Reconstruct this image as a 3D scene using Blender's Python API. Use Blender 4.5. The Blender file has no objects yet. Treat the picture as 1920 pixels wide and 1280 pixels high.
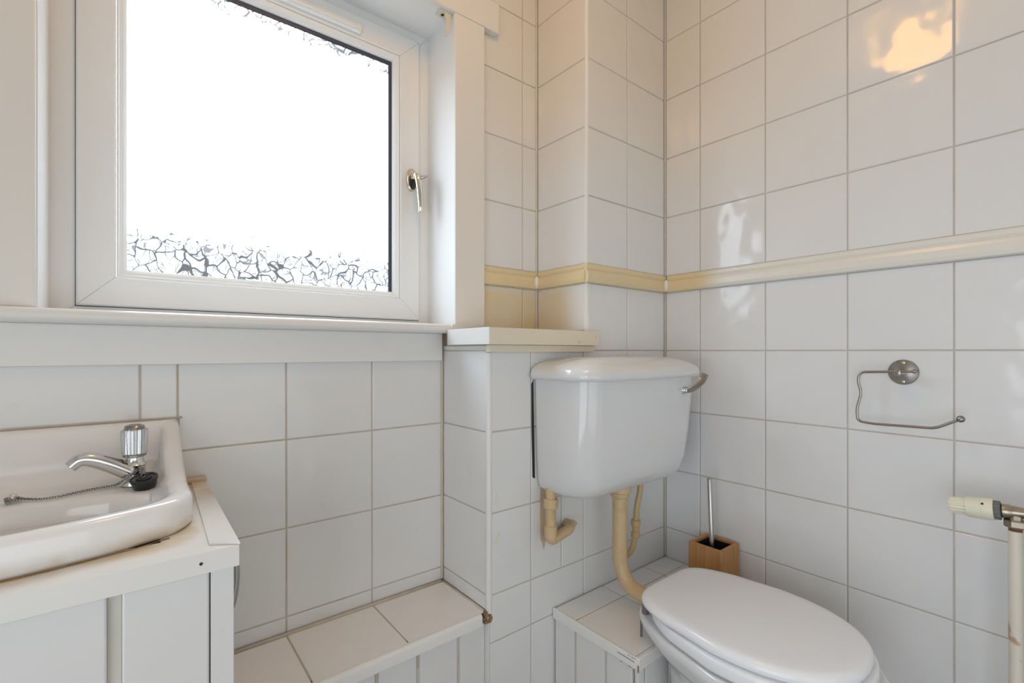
import bpy, bmesh, math, random
from mathutils import Vector, Matrix

random.seed(7)
sc = bpy.context.scene
COL = sc.collection
H = 1.0          # eye height: heights below are written from eye level, the floor lies at -H
PI = math.pi

# ------------------------------------------------------------------ camera
cd = bpy.data.cameras.new('camera')
cd.sensor_fit = 'HORIZONTAL'; cd.sensor_width = 36.0
cd.lens = 36.0 * 889.9 / 1920.0
cd.shift_y = 18.43 / 1920.0
cd.clip_start = 0.01
cam = bpy.data.objects.new('camera', cd)
cam.location = (-1.4223, -0.9366, H)
cam.rotation_euler = (PI / 2, 0, -0.6769)
COL.objects.link(cam); sc.camera = cam

# ------------------------------------------------------------------ sky, added fill lights, exposure
SKY = 11.8
LAMP = 14.5
FILL_REAR = 6.0
SIDE = 13.5
w = bpy.data.worlds.new('overcast_sky'); sc.world = w; w.use_nodes = True
nt = w.node_tree; nt.nodes.clear()
tc = nt.nodes.new('ShaderNodeTexCoord'); sx = nt.nodes.new('ShaderNodeSeparateXYZ')
rmp = nt.nodes.new('ShaderNodeValToRGB')      # height of the view ray: ground, horizon, zenith
el = rmp.color_ramp.elements
HC, ZC = (0.75, 0.88, 1.0), 2.2
el[0].position = 0.485; el[0].color = (0.10, 0.10, 0.095, 1)
el[1].position = 0.505; el[1].color = (*[c / (ZC) for c in HC], 1)
e2 = el.new(1.0); e2.color = (*HC, 1)
ma = nt.nodes.new('ShaderNodeMath'); ma.operation = 'MULTIPLY_ADD'; ma.inputs[1].default_value = .5; ma.inputs[2].default_value = .5
bg = nt.nodes.new('ShaderNodeBackground'); bg.inputs['Strength'].default_value = SKY
wo = nt.nodes.new('ShaderNodeOutputWorld')
nt.links.new(tc.outputs['Generated'], sx.inputs[0]); nt.links.new(sx.outputs['Z'], ma.inputs[0])
nt.links.new(ma.outputs[0], rmp.inputs[0]); nt.links.new(rmp.outputs[0], bg.inputs['Color'])
nt.links.new(bg.outputs[0], wo.inputs['Surface'])

def area(name, loc, rot, sx_, sy_, power, col, portal=False):
    l = bpy.data.lights.new(name, 'AREA'); l.shape = 'RECTANGLE'; l.size = sx_; l.size_y = sy_
    l.energy = power; l.color = col
    if portal: l.cycles.is_portal = True
    o = bpy.data.objects.new(name, l); o.location = loc; o.rotation_euler = rot; COL.objects.link(o)
    return o
area('window_sky_portal', (-1.132, 0.385, H + 0.50), (-PI / 2, 0, 0), 0.62, 0.70, 1.0, (1, 1, 1), portal=True)
# two added fill lights behind the camera
area('rear_fill', (-1.25, -2.22, H - 0.30), (PI / 2, 0, 0), 1.5, 1.4, FILL_REAR, (0.88, 0.97, 1.0))
area('side_fill', (-2.38, -1.35, H - 0.30), (0, -PI / 2, 0), 1.4, 1.3, SIDE, (0.84, 0.91, 1.0))

sc.view_settings.view_transform = 'Standard'; sc.view_settings.look = 'None'
sc.view_settings.gamma = 1.0; sc.view_settings.use_curve_mapping = False
sc.view_settings.exposure = 0.0
sc.cycles.caustics_reflective = False; sc.cycles.caustics_refractive = False; sc.cycles.max_bounces = 8

# ------------------------------------------------------------------ materials
def M(name, col, rough=.5, metal=0., spec=.5, coat=0., var=0.0, vscale=3.0, bump=0., bscale=20., bdist=.002,
      stain_or_light=None, trans=0., fine=None):
    """principled material; var = soft tone mottling, bump = relief, stain = list of (colour, amount, scale, lo, hi, box)"""
    m = bpy.data.materials.new(name); m.use_nodes = True
    t = m.node_tree; b = t.nodes['Principled BSDF']
    b.inputs['Base Color'].default_value = (*col, 1); b.inputs['Roughness'].default_value = rough
    b.inputs['Metallic'].default_value = metal; b.inputs['Specular IOR Level'].default_value = spec
    b.inputs['Coat Weight'].default_value = coat; b.inputs['Coat Roughness'].default_value = .05
    b.inputs['Transmission Weight'].default_value = trans
    geo = t.nodes.new('ShaderNodeNewGeometry')
    cur = None
    def noise(scale, detail=1.5):
        n = t.nodes.new('ShaderNodeTexNoise'); n.inputs['Scale'].default_value = scale
        n.inputs['Detail'].default_value = detail; t.links.new(geo.outputs['Position'], n.inputs['Vector']); return n
    def mathn(op, a, b_=None, clamp=False):
        n = t.nodes.new('ShaderNodeMath'); n.operation = op; n.use_clamp = clamp
        for i, v in enumerate((a, b_)):
            if v is None: continue
            if isinstance(v, (int, float)): n.inputs[i].default_value = v
            else: t.links.new(v, n.inputs[i])
        return n.outputs[0]
    def mix(fac, a, c):
        n = t.nodes.new('ShaderNodeMix'); n.data_type = 'RGBA'
        if isinstance(fac, (int, float)): n.inputs[0].default_value = fac
        else: t.links.new(fac, n.inputs[0])
        for i, v in ((6, a), (7, c)):
            if isinstance(v, tuple): n.inputs[i].default_value = (*v, 1)
            else: t.links.new(v, n.inputs[i])
        return n.outputs[2]
    def ramp(v, lo, hi):
        n = t.nodes.new('ShaderNodeMapRange'); n.interpolation_type = 'SMOOTHSTEP'
        t.links.new(v, n.inputs[0]); n.inputs[1].default_value = lo; n.inputs[2].default_value = hi
        return n.outputs[0]
    if var:
        dark = tuple(c * (1 - var) for c in col)
        cur = mix(noise(vscale).outputs[0], col, dark)
    for s in (stain_or_light or []):
        c, amt, scl, lo, hi, bx = s
        f = mathn('MULTIPLY', ramp(noise(scl, 2.).outputs[0], lo, hi), amt)
        if bx:
            sep = t.nodes.new('ShaderNodeSeparateXYZ'); t.links.new(geo.outputs['Position'], sep.inputs[0])
            for ax, e0, e1 in bx:   # soft step along an axis from e0 (none) to e1 (full)
                o = sep.outputs['XYZ'.index(ax)]
                off = H if ax == 'Z' else 0
                f = mathn('MULTIPLY', f, ramp(o, e0 + off, e1 + off) if e0 < e1 else mathn('SUBTRACT', 1.0, ramp(o, e1 + off, e0 + off)))
        cur = mix(f, cur if cur is not None else col, c)
    if fine:  # small dark specks
        c, scl, lo = fine
        f = ramp(noise(scl, 2.).outputs[0], lo, lo + .02)
        cur = mix(f, cur if cur is not None else col, c)
    if cur is not None: t.links.new(cur, b.inputs['Base Color'])
    if bump:
        bn = t.nodes.new('ShaderNodeBump'); bn.inputs['Strength'].default_value = bump; bn.inputs['Distance'].default_value = bdist
        t.links.new(noise(bscale, 1.).outputs[0], bn.inputs['Height']); t.links.new(bn.outputs[0], b.inputs['Normal'])
    return m

YEL = (0.62, 0.42, 0.17)
MT = {}
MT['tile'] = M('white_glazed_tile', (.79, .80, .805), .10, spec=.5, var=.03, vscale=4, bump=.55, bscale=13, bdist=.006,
    stain_or_light=[((.70, .56, .30), .80, 7, -.2, .55, [('Z', .215, .17), ('X', -.66, -.60), ('X', -.385, -.395), ('Y', .02, .12), ('Z', .0, .05)]),
           ((.74, .61, .39), .50, 2.5, -.3, .9, [('Z', .30, 1.0), ('Y', -.55, .0)])])  # upper-corner yellowing, with extra lamp warmth painted into the tile colour
MT['tile_ledge'] = M('cream_white_ledge_tile', (.92, .905, .89), .16, var=.05, vscale=6, bump=.4, bscale=14, bdist=.005,
    fine=((.40, .31, .22), 55, .775))
MT['tile_low'] = M('white_wall_tile_with_grime', (.79, .795, .79), .13, var=.03, vscale=4, bump=.4, bscale=13, bdist=.005,
    fine=((.5, .38, .26), 60, .785), stain_or_light=[((.70, .62, .50), .35, 40, .68, .84, None)])
MT['grout'] = M('grey_beige_grout', (.63, .595, .545), .9, var=.25, vscale=18)
MT['grout_brown'] = M('stained_beige_grout', (.63, .58, .50), .9, var=.2, vscale=18, stain_or_light=[((.52, .38, .22), .6, 9, .5, .7, None)])
MT['plaster'] = M('white_plaster', (.80, .79, .77), .8)
MT['ceiling'] = M('ceiling_paint', (.82, .80, .76), .85)
MT['floor'] = M('grey_vinyl', (.38, .36, .33), .4, var=.2, vscale=6)
MT['upvc'] = M('white_upvc', (.84, .845, .84), .22, var=.02, vscale=5)
MT['gloss'] = M('white_gloss_paint', (.82, .81, .785), .28, var=.03, vscale=5, bump=.1, bscale=30)
MT['arch'] = M('white_architrave_board', (.81, .79, .75), .35, var=.03, vscale=4)
MT['cream'] = M('cream_gloss_paint', (.80, .73, .58), .32, var=.06, vscale=9, fine=((.30, .22, .14), 60, .73))
MT['dado'] = M('cream_dado_moulding', (.80, .775, .71), .25, var=.03, vscale=6,
    stain_or_light=[((.78, .63, .37), .95, 9, -.4, .1, [('Y', -.21, -.11)])])
MT['dado_yellow'] = M('yellowed_dado_moulding', (.80, .67, .42), .28, var=.10, vscale=9)
MT['cream_caulk'] = M('cream_silicone', (.70, .65, .57), .5, var=.2, vscale=30)
MT['caulk'] = M('white_silicone', (.82, .81, .78), .4)
MT['beadbrown'] = M('aged_caulk', (.70, .62, .52), .7, var=.25, vscale=25)
MT['ceramic'] = M('white_vitreous_china', (.75, .755, .76), .07, spec=.5, coat=.3)
MT['basin'] = M('white_basin_ceramic', (.88, .875, .87), .08, coat=.3,
    stain_or_light=[((.62, .46, .24), .75, 16, .38, .66, [('Z', -.238, -.262), ('Y', -.02, -.08)])])
MT['seat'] = M('white_seat_plastic', (.89, .905, .935), .16)
MT['vanity'] = M('white_melamine', (.755, .75, .735), .3, var=.03, vscale=4)
MT['vanity_top'] = M('worn_white_worktop', (.82, .80, .765), .3, var=.04, vscale=6,
    stain_or_light=[((.60, .42, .20), .75, 14, .30, .62, [('Y', -.02, .17), ('Z', -.266, -.263)]), ((.66, .50, .28), .6, 18, .35, .62, [('Z', -.266, -.263), ('Y', -.175, -.155), ('X', -1.338, -1.352)])])
MT['groove'] = M('grimy_groove', (.66, .63, .56), .6, var=.15, vscale=14, stain_or_light=[((.45, .35, .24), .5, 22, .55, .7, None)])
MT['dark'] = M('dark_gap', (.03, .028, .025), .8)
MT['brownwood'] = M('bare_splintered_wood', (.36, .22, .10), .8, var=.4, vscale=60)
MT['chrome'] = M('polished_chrome', (.78, .78, .78), .08, metal=1)
MT['nickel'] = M('dull_nickel', (.36, .335, .31), .24, metal=1)
MT['steel'] = M('brushed_steel', (.50, .49, .48), .28, metal=1)
MT['brass'] = M('aged_brass_plate', (.62, .52, .36), .24, metal=1)
MT['gold'] = M('warm_chrome', (.80, .74, .62), .12, metal=1)
MT['black'] = M('black_rubber', (.018, .018, .018), .28)
MT['gasket'] = M('dark_blue_gasket', (.045, .055, .085), .45)
MT['pipe'] = M('yellowed_cream_plastic', (.67, .49, .28), .36, var=.12, vscale=12, stain_or_light=[((.50, .32, .14), .5, 26, .5, .75, None)])
MT['pipe2'] = M('yellowed_cream_plastic_dark', (.62, .44, .23), .4, var=.15, vscale=14)
MT['pipepaint'] = M('peeling_cream_pipe_paint', (.76, .70, .60), .5, var=.1, vscale=9, stain_or_light=[((.45, .30, .18), .9, 22, .56, .62, None)])
MT['smear'] = M('tan_paint_smear', (.68, .54, .37), .5, var=.2, vscale=40)
MT['smear_pale'] = M('pale_paint_smear', (.76, .73, .62), .5)
MT['trv'] = M('ivory_valve_plastic', (.80, .78, .62), .35)
MT['trvgrey'] = M('grey_valve_ring', (.16, .16, .155), .5)
MT['valve'] = M('worn_brass_nickel', (.50, .43, .34), .3, metal=1, var=.3, vscale=60)
MT['rust'] = M('rusty_copper', (.20, .075, .03), .6, var=.4, vscale=60)
MT['ivory'] = M('ivory_plastic', (.72, .68, .56), .4)
MT['acrylic'] = M('clear_acrylic', (.93, .94, .95), .06, trans=.75)
MT['acrylic'].node_tree.nodes['Principled BSDF'].inputs['IOR'].default_value = 1.3

def bamboo():
    m = M('bamboo', (.60, .33, .13), .45)
    t = m.node_tree; b = t.nodes['Principled BSDF']
    geo = t.nodes.new('ShaderNodeNewGeometry'); mp = t.nodes.new('ShaderNodeMapping'); mp.inputs['Scale'].default_value = (160, 160, 6)
    n = t.nodes.new('ShaderNodeTexNoise'); n.inputs['Scale'].default_value = 1.0; n.inputs['Detail'].default_value = 3
    r = t.nodes.new('ShaderNodeValToRGB'); r.color_ramp.elements[0].position = .3; r.color_ramp.elements[0].color = (.56, .30, .11, 1)
    r.color_ramp.elements[1].position = .75; r.color_ramp.elements[1].color = (.42, .20, .065, 1)
    t.links.new(geo.outputs['Position'], mp.inputs[0]); t.links.new(mp.outputs[0], n.inputs['Vector'])
    t.links.new(n.outputs[0], r.inputs[0]); t.links.new(r.outputs[0], b.inputs['Base Color'])
    return m
MT['bamboo'] = bamboo()

def frosted():
    """obscured glass: leafy raised relief along the lower and upper rim, clear milky field between"""
    m = bpy.data.materials.new('obscured_leaf_glass'); m.use_nodes = True
    t = m.node_tree; t.nodes.clear()
    N = t.nodes.new; L = t.links.new
    geo0 = N('ShaderNodeNewGeometry'); flat = N('ShaderNodeVectorMath'); flat.operation = 'MULTIPLY'; flat.inputs[1].default_value = (1, 0, 1)
    L(geo0.outputs['Position'], flat.inputs[0])
    class geo: outputs = {'Position': flat.outputs[0]}
    wn = N('ShaderNodeTexNoise'); wn.inputs['Scale'].default_value = 34; wn.inputs['Detail'].default_value = .5
    L(geo.outputs['Position'], wn.inputs['Vector'])
    wm = N('ShaderNodeVectorMath'); wm.operation = 'MULTIPLY_ADD'; wm.inputs[1].default_value = (.036, .0, .036)
    L(wn.outputs['Color'], wm.inputs[0]); L(geo.outputs['Position'], wm.inputs[2])
    sep = N('ShaderNodeSeparateXYZ'); L(geo.outputs['Position'], sep.inputs[0])
    def math_(op, a, b=None):
        n = N('ShaderNodeMath'); n.operation = op; n.use_clamp = op in ('MULTIPLY', 'MAXIMUM', 'SUBTRACT')
        for i, v in enumerate((a, b)):
            if v is None: continue
            if isinstance(v, (int, float)): n.inputs[i].default_value = v
            else: L(v, n.inputs[i])
        return n.outputs[0]
    def mr(v, lo, hi, a, b):
        q = N('ShaderNodeMapRange'); q.interpolation_type = 'SMOOTHSTEP'
        for i, x in enumerate((lo, hi, a, b)): q.inputs[i + 1].default_value = x
        L(v, q.inputs[0]); return q.outputs[0]
    def lines(scale, width):          # leaf outlines
        v = N('ShaderNodeTexVoronoi'); v.feature = 'DISTANCE_TO_EDGE'; v.inputs['Scale'].default_value = scale
        L(wm.outputs[0], v.inputs['Vector']); return mr(v.outputs['Distance'], width * .3, width, 1, 0)
    def veins(scale, width, levels):  # curling veins: contour lines of a soft noise
        v = N('ShaderNodeTexNoise'); v.inputs['Scale'].default_value = scale; v.inputs['Detail'].default_value = 0
        L(geo.outputs['Position'], v.inputs['Vector'])
        f = math_('ABSOLUTE', math_('ADD', math_('FRACT', mulr(v.outputs[0], levels)), -.5))
        return mr(f, width * .3, width, 1, 0)
    def mulr(a, k):
        n = N('ShaderNodeMath'); n.operation = 'MULTIPLY'; L(a, n.inputs[0]); n.inputs[1].default_value = k; return n.outputs[0]
    low = mr(sep.outputs['Z'], H + .165, H + .33, 1.0, 0.0); high = mr(sep.outputs['Z'], H + .755, H + .850, 0.0, .72)
    depth = math_('MAXIMUM', low, high)
    gate = N('ShaderNodeTexNoise'); gate.inputs['Scale'].default_value = 62; gate.inputs['Detail'].default_value = 1
    L(geo.outputs['Position'], gate.inputs['Vector'])
    # the relief breaks up into short strokes away from the rim
    g = math_('SUBTRACT', math_('ADD', depth, gate.outputs[0]), .86)
    vis = math_('MULTIPLY', g, 8.0)
    fine = math_('MULTIPLY', math_('MAXIMUM', lines(66, .075), veins(30, .035, 2.2)), .86)
    ln = math_('MULTIPLY', math_('MAXIMUM', lines(33, .070), fine), vis)
    # fine horizontal reeding
    wv = N('ShaderNodeTexWave'); wv.bands_direction = 'Z'; wv.inputs['Scale'].default_value = 90
    L(geo.outputs['Position'], wv.inputs['Vector'])
    mixc = N('ShaderNodeMix'); mixc.data_type = 'RGBA'; L(ln, mixc.inputs[0])
    mixc.inputs[6].default_value = (.93, .933, .938, 1); mixc.inputs[7].default_value = (.215, .205, .20, 1)
    tr = N('ShaderNodeBsdfTransparent'); L(mixc.outputs[2], tr.inputs['Color'])
    gl = N('ShaderNodeBsdfGlossy'); gl.inputs['Roughness'].default_value = .25; gl.inputs['Color'].default_value = (.9, .9, .9, 1)
    ms = N('ShaderNodeMixShader'); ms.inputs[0].default_value = .04
    L(tr.outputs[0], ms.inputs[1]); L(gl.outputs[0], ms.inputs[2])
    out = N('ShaderNodeOutputMaterial'); L(ms.outputs[0], out.inputs['Surface'])
    return m
MT['glass'] = frosted()

def emit(name, col, s):
    m = bpy.data.materials.new(name); m.use_nodes = True
    b = m.node_tree.nodes['Principled BSDF']; b.inputs['Base Color'].default_value = (.9, .88, .82, 1)
    b.inputs['Emission Color'].default_value = (*col, 1); b.inputs['Emission Strength'].default_value = s
    return m

# ------------------------------------------------------------------ mesh helpers
def box(bm, x0, x1, y0, y1, z0, z1, bev=0., seg=2):
    r = bmesh.ops.create_cube(bm, size=1.0)
    vs = r['verts']
    for v in vs:
        v.co = Vector(((x0 + x1) / 2 + v.co.x * (x1 - x0), (y0 + y1) / 2 + v.co.y * (y1 - y0), (z0 + z1) / 2 + v.co.z * (z1 - z0)))
    if bev:
        es = list({e for v in vs for e in v.link_edges})
        bmesh.ops.bevel(bm, geom=es, offset=bev, segments=seg, profile=.5, affect='EDGES')
    return bm
def Box(*a, **k): return box(bmesh.new(), *a, **k)
def loft(bm, loops, cap0=True, cap1=True, closed=True):
    rs = [[bm.verts.new(p) for p in lp] for lp in loops]
    n = len(rs[0])
    for a, b in zip(rs, rs[1:]):
        for i in range(n if closed else n - 1):
            j = (i + 1) % n
            bm.faces.new((a[i], a[j], b[j], b[i]))
    if cap0: bm.faces.new(rs[0][::-1])
    if cap1: bm.faces.new(rs[-1])
    return bm
def frames(pts):
    pts = [Vector(p) for p in pts]; out = []
    up = None
    for i, p in enumerate(pts):
        t = (pts[min(i + 1, len(pts) - 1)] - pts[max(i - 1, 0)]).normalized()
        if up is None:
            up = Vector((0, 0, 1)) if abs(t.z) < .9 else Vector((1, 0, 0))
        u = (up - t * up.dot(t)).normalized(); up = u
        out.append((p, u, t.cross(u)))
    return out
def tube(bm, pts, r, n=12, cap=True):
    rr = r if isinstance(r, (list, tuple)) else [r] * len(pts)
    loops = [[p + (u * math.cos(2 * PI * k / n) + v * math.sin(2 * PI * k / n)) * q for k in range(n)] for (p, u, v), q in zip(frames(pts), rr)]
    return loft(bm, loops, cap, cap)
def Tube(*a, **k): return tube(bmesh.new(), *a, **k)
def smooth_path(ctrl, n=8):
    """Catmull-Rom through control points"""
    P = [Vector(p) for p in ctrl]; P = [P[0] * 2 - P[1]] + P + [P[-1] * 2 - P[-2]]
    out = []
    for i in range(1, len(P) - 2):
        for k in range(n):
            t = k / n; a, b, c, d = P[i - 1:i + 3]
            out.append(.5 * ((2 * b) + (c - a) * t + (2 * a - 5 * b + 4 * c - d) * t * t + (3 * b - a - 3 * c + d) * t ** 3))
    out.append(P[-2]); return out
def fillet(ctrl, r, n=6):
    """polyline with rounded corners"""
    P = [Vector(p) for p in ctrl]; out = [P[0]]
    for a, b, c in zip(P, P[1:], P[2:]):
        d = min(r, (a - b).length * .49, (c - b).length * .49)
        s = b + (a - b).normalized() * d; e = b + (c - b).normalized() * d
        for k in range(n + 1):
            t = k / n; out.append(s * (1 - t) ** 2 + b * 2 * t * (1 - t) + e * t * t)
    out.append(P[-1]); return out
def lathe(bm, prof, c, axis=(0, 0, 1), n=28):
    """prof = [(radius, height along the axis)]"""
    ax = Vector(axis).normalized(); u = ax.orthogonal().normalized(); v = ax.cross(u); c = Vector(c)
    return loft(bm, [[c + ax * h + (u * math.cos(2 * PI * k / n) + v * math.sin(2 * PI * k / n)) * max(r, 1e-5) for k in range(n)] for r, h in prof])
def Lathe(*a, **k): return lathe(bmesh.new(), *a, **k)
def sphere(bm, c, r, u=20, v=12, s=(1, 1, 1)):
    q = bmesh.ops.create_uvsphere(bm, u_segments=u, v_segments=v, radius=r)
    for x in q['verts']: x.co = Vector((x.co.x * s[0], x.co.y * s[1], x.co.z * s[2])) + Vector(c)
    return bm
def prism(bm, poly, axis, a0, a1):
    """extrude a 2-D outline along an axis; poly is given in the two other axes in xyz order"""
    def P(q, a):
        return {'X': (a, q[0], q[1]), 'Y': (q[0], a, q[1]), 'Z': (q[0], q[1], a)}[axis]
    loft(bm, [[P(q, a0) for q in poly], [P(q, a1) for q in poly]])
    bmesh.ops.recalc_face_normals(bm, faces=bm.faces[:])
    return bm
def Prism(*a, **k): return prism(bmesh.new(), *a, **k)

WL = {}
def tag(o, label=None, cat=None, group=None, kind=None):
    if label: o['label'] = label
    if cat: o['category'] = cat
    if group: o['group'] = group
    if kind: o['kind'] = kind
    return o
def obj(name, bm, mat, parent=None, smooth=False, angle=None):
    bmesh.ops.recalc_face_normals(bm, faces=bm.faces[:])
    xs = [v.co for v in bm.verts]
    lo = [min(v[i] for v in xs) for i in range(3)]; hi = [max(v[i] for v in xs) for i in range(3)]
    org = Vector(((lo[0] + hi[0]) / 2, (lo[1] + hi[1]) / 2, lo[2] if parent is None else (lo[2] + hi[2]) / 2))
    for v in bm.verts: v.co -= org
    me = bpy.data.meshes.new(name); bm.to_mesh(me); bm.free()
    if smooth:
        for p in me.polygons: p.use_smooth = True
        if angle: me.set_sharp_from_angle(angle=math.radians(angle))
    me.materials.append(MT[mat] if isinstance(mat, str) else mat)
    o = bpy.data.objects.new(name, me); COL.objects.link(o)
    wl = org + Vector((0, 0, H)); WL[o.name] = wl
    if parent is None: o.location = wl
    else:
        o.parent = parent; o.location = wl - WL[parent.name]
    return o
def thing(name, label, cat, loc, group=None, kind=None):
    o = bpy.data.objects.new(name, None); COL.objects.link(o); o.empty_display_size = .05
    o.location = Vector(loc) + Vector((0, 0, H)); WL[o.name] = o.location.copy()
    return tag(o, label, cat, group, kind)

# ------------------------------------------------------------------ tiling
TILE = {}
GAP = .0034
def tile_mesh(wd, ht, mat):
    k = (round(wd, 4), round(ht, 4), mat)
    if k not in TILE:
        a, b = wd / 2, ht / 2; c = min(.0016, a * .3, b * .3)
        V = []
        for (x, y, z) in ((a, b, -.004), (a, b, -.0011), (a - c, b - c, 0)):
            V += [(-x, -y, z), (x, -y, z), (x, y, z), (-x, y, z)]
        F = [(8, 9, 10, 11)]
        for l in (0, 4):
            for i in range(4):
                j = (i + 1) % 4; F.append((l + i, l + j, l + 4 + j, l + 4 + i))
        me = bpy.data.meshes.new('tile'); me.from_pydata(V, [], F); me.materials.append(MT[mat]); TILE[k] = me
    return TILE[k]
AX = {'-X': (Vector((0, -1, 0)), Vector((0, 0, 1)), Vector((-1, 0, 0))),
      '-Y': (Vector((1, 0, 0)), Vector((0, 0, 1)), Vector((0, -1, 0))),
      '+Z': (Vector((1, 0, 0)), Vector((0, 1, 0)), Vector((0, 0, 1)))}
def tile(parent, face, plane, a0, a1, b0, b1, mat='tile'):
    """one tile on a plane; a0..a1, b0..b1 are world extents (Y,Z / X,Z / X,Y) joint centre to joint centre"""
    U, V, N = AX[face]
    wd, ht = abs(a1 - a0) - GAP, abs(b1 - b0) - GAP
    if wd < .003 or ht < .003: return
    ca, cb = (a0 + a1) / 2, (b0 + b1) / 2
    c = {'-X': Vector((plane, ca, cb)), '-Y': Vector((ca, plane, cb)), '+Z': Vector((ca, cb, plane))}[face]
    c = c + N * random.uniform(-.0004, .0002)
    o = bpy.data.objects.new('tile', tile_mesh(wd, ht, mat)); COL.objects.link(o); o.parent = parent
    R = Matrix((U, V, N)).transposed()
    tilt = Matrix.Rotation(random.gauss(0, .0016), 3, 'X') @ Matrix.Rotation(random.gauss(0, .0016), 3, 'Y')
    o.matrix_local = Matrix.Translation(c + Vector((0, 0, H)) - WL[parent.name]) @ (R @ tilt).to_4x4()
def tiling(parent, face, plane, alines, blines, mat='tile', skip=None):
    for a0, a1 in zip(alines, alines[1:]):
        for b0, b1 in zip(blines, blines[1:]):
            if skip and skip((a0 + a1) / 2, (b0 + b1) / 2): continue
            tile(parent, face, plane, a0, a1, b0, b1, mat)

TW = .2007
W = .2165                       # plane of the window wall
RLOW = [-.998, -.798, -.598, -.398, -.198, .002, .199]
RUP = [.255, .454, .654, .854, 1.054, 1.254, 1.298]
CEIL = 1.30
ST = dict(kind='structure')
RB = .0020                      # how far the grout lies behind the tile faces

# ------------------------------------------------------------------ room shell
o = obj('floor', Box(-2.4, .1, -2.3, .5, -H - .1, -H), 'floor'); tag(o, 'grey vinyl bathroom floor under the toilet', 'floor', **ST)
o = obj('ceiling', Box(-2.4, .1, -2.3, .5, CEIL, CEIL + .1), 'ceiling'); tag(o, 'plain white painted bathroom ceiling', 'ceiling', **ST)
o = obj('wall_left', Box(-2.5, -2.4, -2.3, .5, -H, CEIL), 'plaster'); tag(o, 'plain plastered wall beside the vanity unit', 'wall', **ST)
o = obj('wall_rear', Box(-2.4, .1, -2.4, -2.3, -H, CEIL), 'plaster'); tag(o, 'plain plastered wall behind the camera', 'wall', **ST)

wr = obj('wall_right', Box(RB, .1, -2.3, .5, -H, CEIL), 'grout')
tag(wr, 'white tiled wall with a cream dado rail and paper holder', 'wall', **ST)
cols = [-.003, -.128] + [-.128 - TW * k for k in range(1, 8)]
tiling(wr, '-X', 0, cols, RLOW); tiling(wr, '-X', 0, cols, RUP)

# window wall with its opening
bm = bmesh.new()
OX0, OX1, OZ0, OZ1 = -1.552, -.709, .050, .955
y0, y1 = W + RB, .44
box(bm, -2.4, OX0, y0, y1, -H, CEIL); box(bm, OX1, 0, y0, y1, -H, CEIL)
box(bm, OX0, OX1, y0, y1, -H, OZ0); box(bm, OX0, OX1, y0, y1, OZ1, CEIL)
ww = obj('wall_window', bm, 'grout_brown'); tag(ww, 'white tiled wall around the frosted window, brown stained grout', 'wall', **ST)
P30 = -1.3492
lowc = [P30 - .2596, P30 - .0589, P30, P30 + TW, P30 + 2 * TW, -.7465]
tiling(ww, '-Y', W, [P30 - .2596 - 2 * TW, P30 - .2596 - TW] + lowc, [-.998, -.798, -.636, -.5994, -.3994, -.1994, -.022], 'tile_low')
upc = [-1.656, -1.455, -1.255, -1.054, -.853, -.653, -.452, -.3945]
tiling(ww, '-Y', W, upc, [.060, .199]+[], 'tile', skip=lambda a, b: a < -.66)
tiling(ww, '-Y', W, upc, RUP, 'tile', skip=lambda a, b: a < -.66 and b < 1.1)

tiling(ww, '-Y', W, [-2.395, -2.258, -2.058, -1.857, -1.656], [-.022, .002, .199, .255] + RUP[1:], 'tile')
# boxed-in corner: tall pier above, wider boxing below
bm = bmesh.new()
box(bm, -.392 + RB, RB, RB, W + RB, -H, CEIL)
box(bm, -.744 + RB, -.392 + RB, RB, W + RB, -H, .016)
wb = obj('wall_back', bm, 'grout'); tag(wb, 'white tiled boxed wall and pier behind the cistern', 'wall', **ST)
bc = [-.6051, -.4044, -.2036, -.003]
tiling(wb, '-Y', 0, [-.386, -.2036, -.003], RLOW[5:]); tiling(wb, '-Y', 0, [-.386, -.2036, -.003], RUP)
tiling(wb, '-Y', 0, [-.4044, -.2036, -.003], [-.198, .002], 'tile_low')
tiling(wb, '-Y', 0, [-.739, -.6051, -.4044], [-.198, .002], 'tile_low')
tiling(wb, '-Y', 0, [-.739] + bc, [-.398, -.198], 'tile_low')
tiling(wb, '-Y', 0, [-.739, -.6051, -.494, -.4044, -.2036, -.003], [-.598, -.398], 'tile_low')
tiling(wb, '-Y', 0, [-.739] + bc, [-.998, -.915, -.715, -.598], 'tile_low')
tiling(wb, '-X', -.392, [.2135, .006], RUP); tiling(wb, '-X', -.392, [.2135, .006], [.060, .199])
tiling(wb, '-X', -.744, [.2135, .007], [-.636, -.598, -.398, -.198, .002, .016], 'tile_low')

obj('broken_tile_edge', Prism([(-.6040, -.085), (-.5985, -.075), (-.5955, -.20), (-.5925, -.335), (-.6010, -.330), (-.6035, -.20)], 'Y', -.0006, .001), 'dark', wb)
for poly in ([(-.5725, -.340), (-.551, -.340), (-.545, -.380), (-.543, -.440), (-.547, -.492), (-.556, -.515), (-.561, -.532), (-.5665, -.512), (-.5725, -.500), (-.5745, -.430)],
             [(-.525, -.489), (-.500, -.478), (-.472, -.470), (-.452, -.473), (-.436, -.483), (-.430, -.490), (-.440, -.495), (-.455, -.512), (-.490, -.505)]):
    obj('paint_smear', Prism(poly, 'Y', -.0006, .0005), 'smear', wb)
for x, z, rx, rz in ((-.719, -.364, .0040, .013), (-.714, -.463, .0055, .013)):
    obj('paint_smear', Prism([(x + rx * math.cos(a) * (1 + .3 * math.sin(3 * a)) + .25 * rz * math.sin(a), z + rz * math.sin(a)) for a in [2 * PI * k / 14 for k in range(14)]], 'Y', -.0006, .0005), 'smear_pale', wb)
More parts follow.
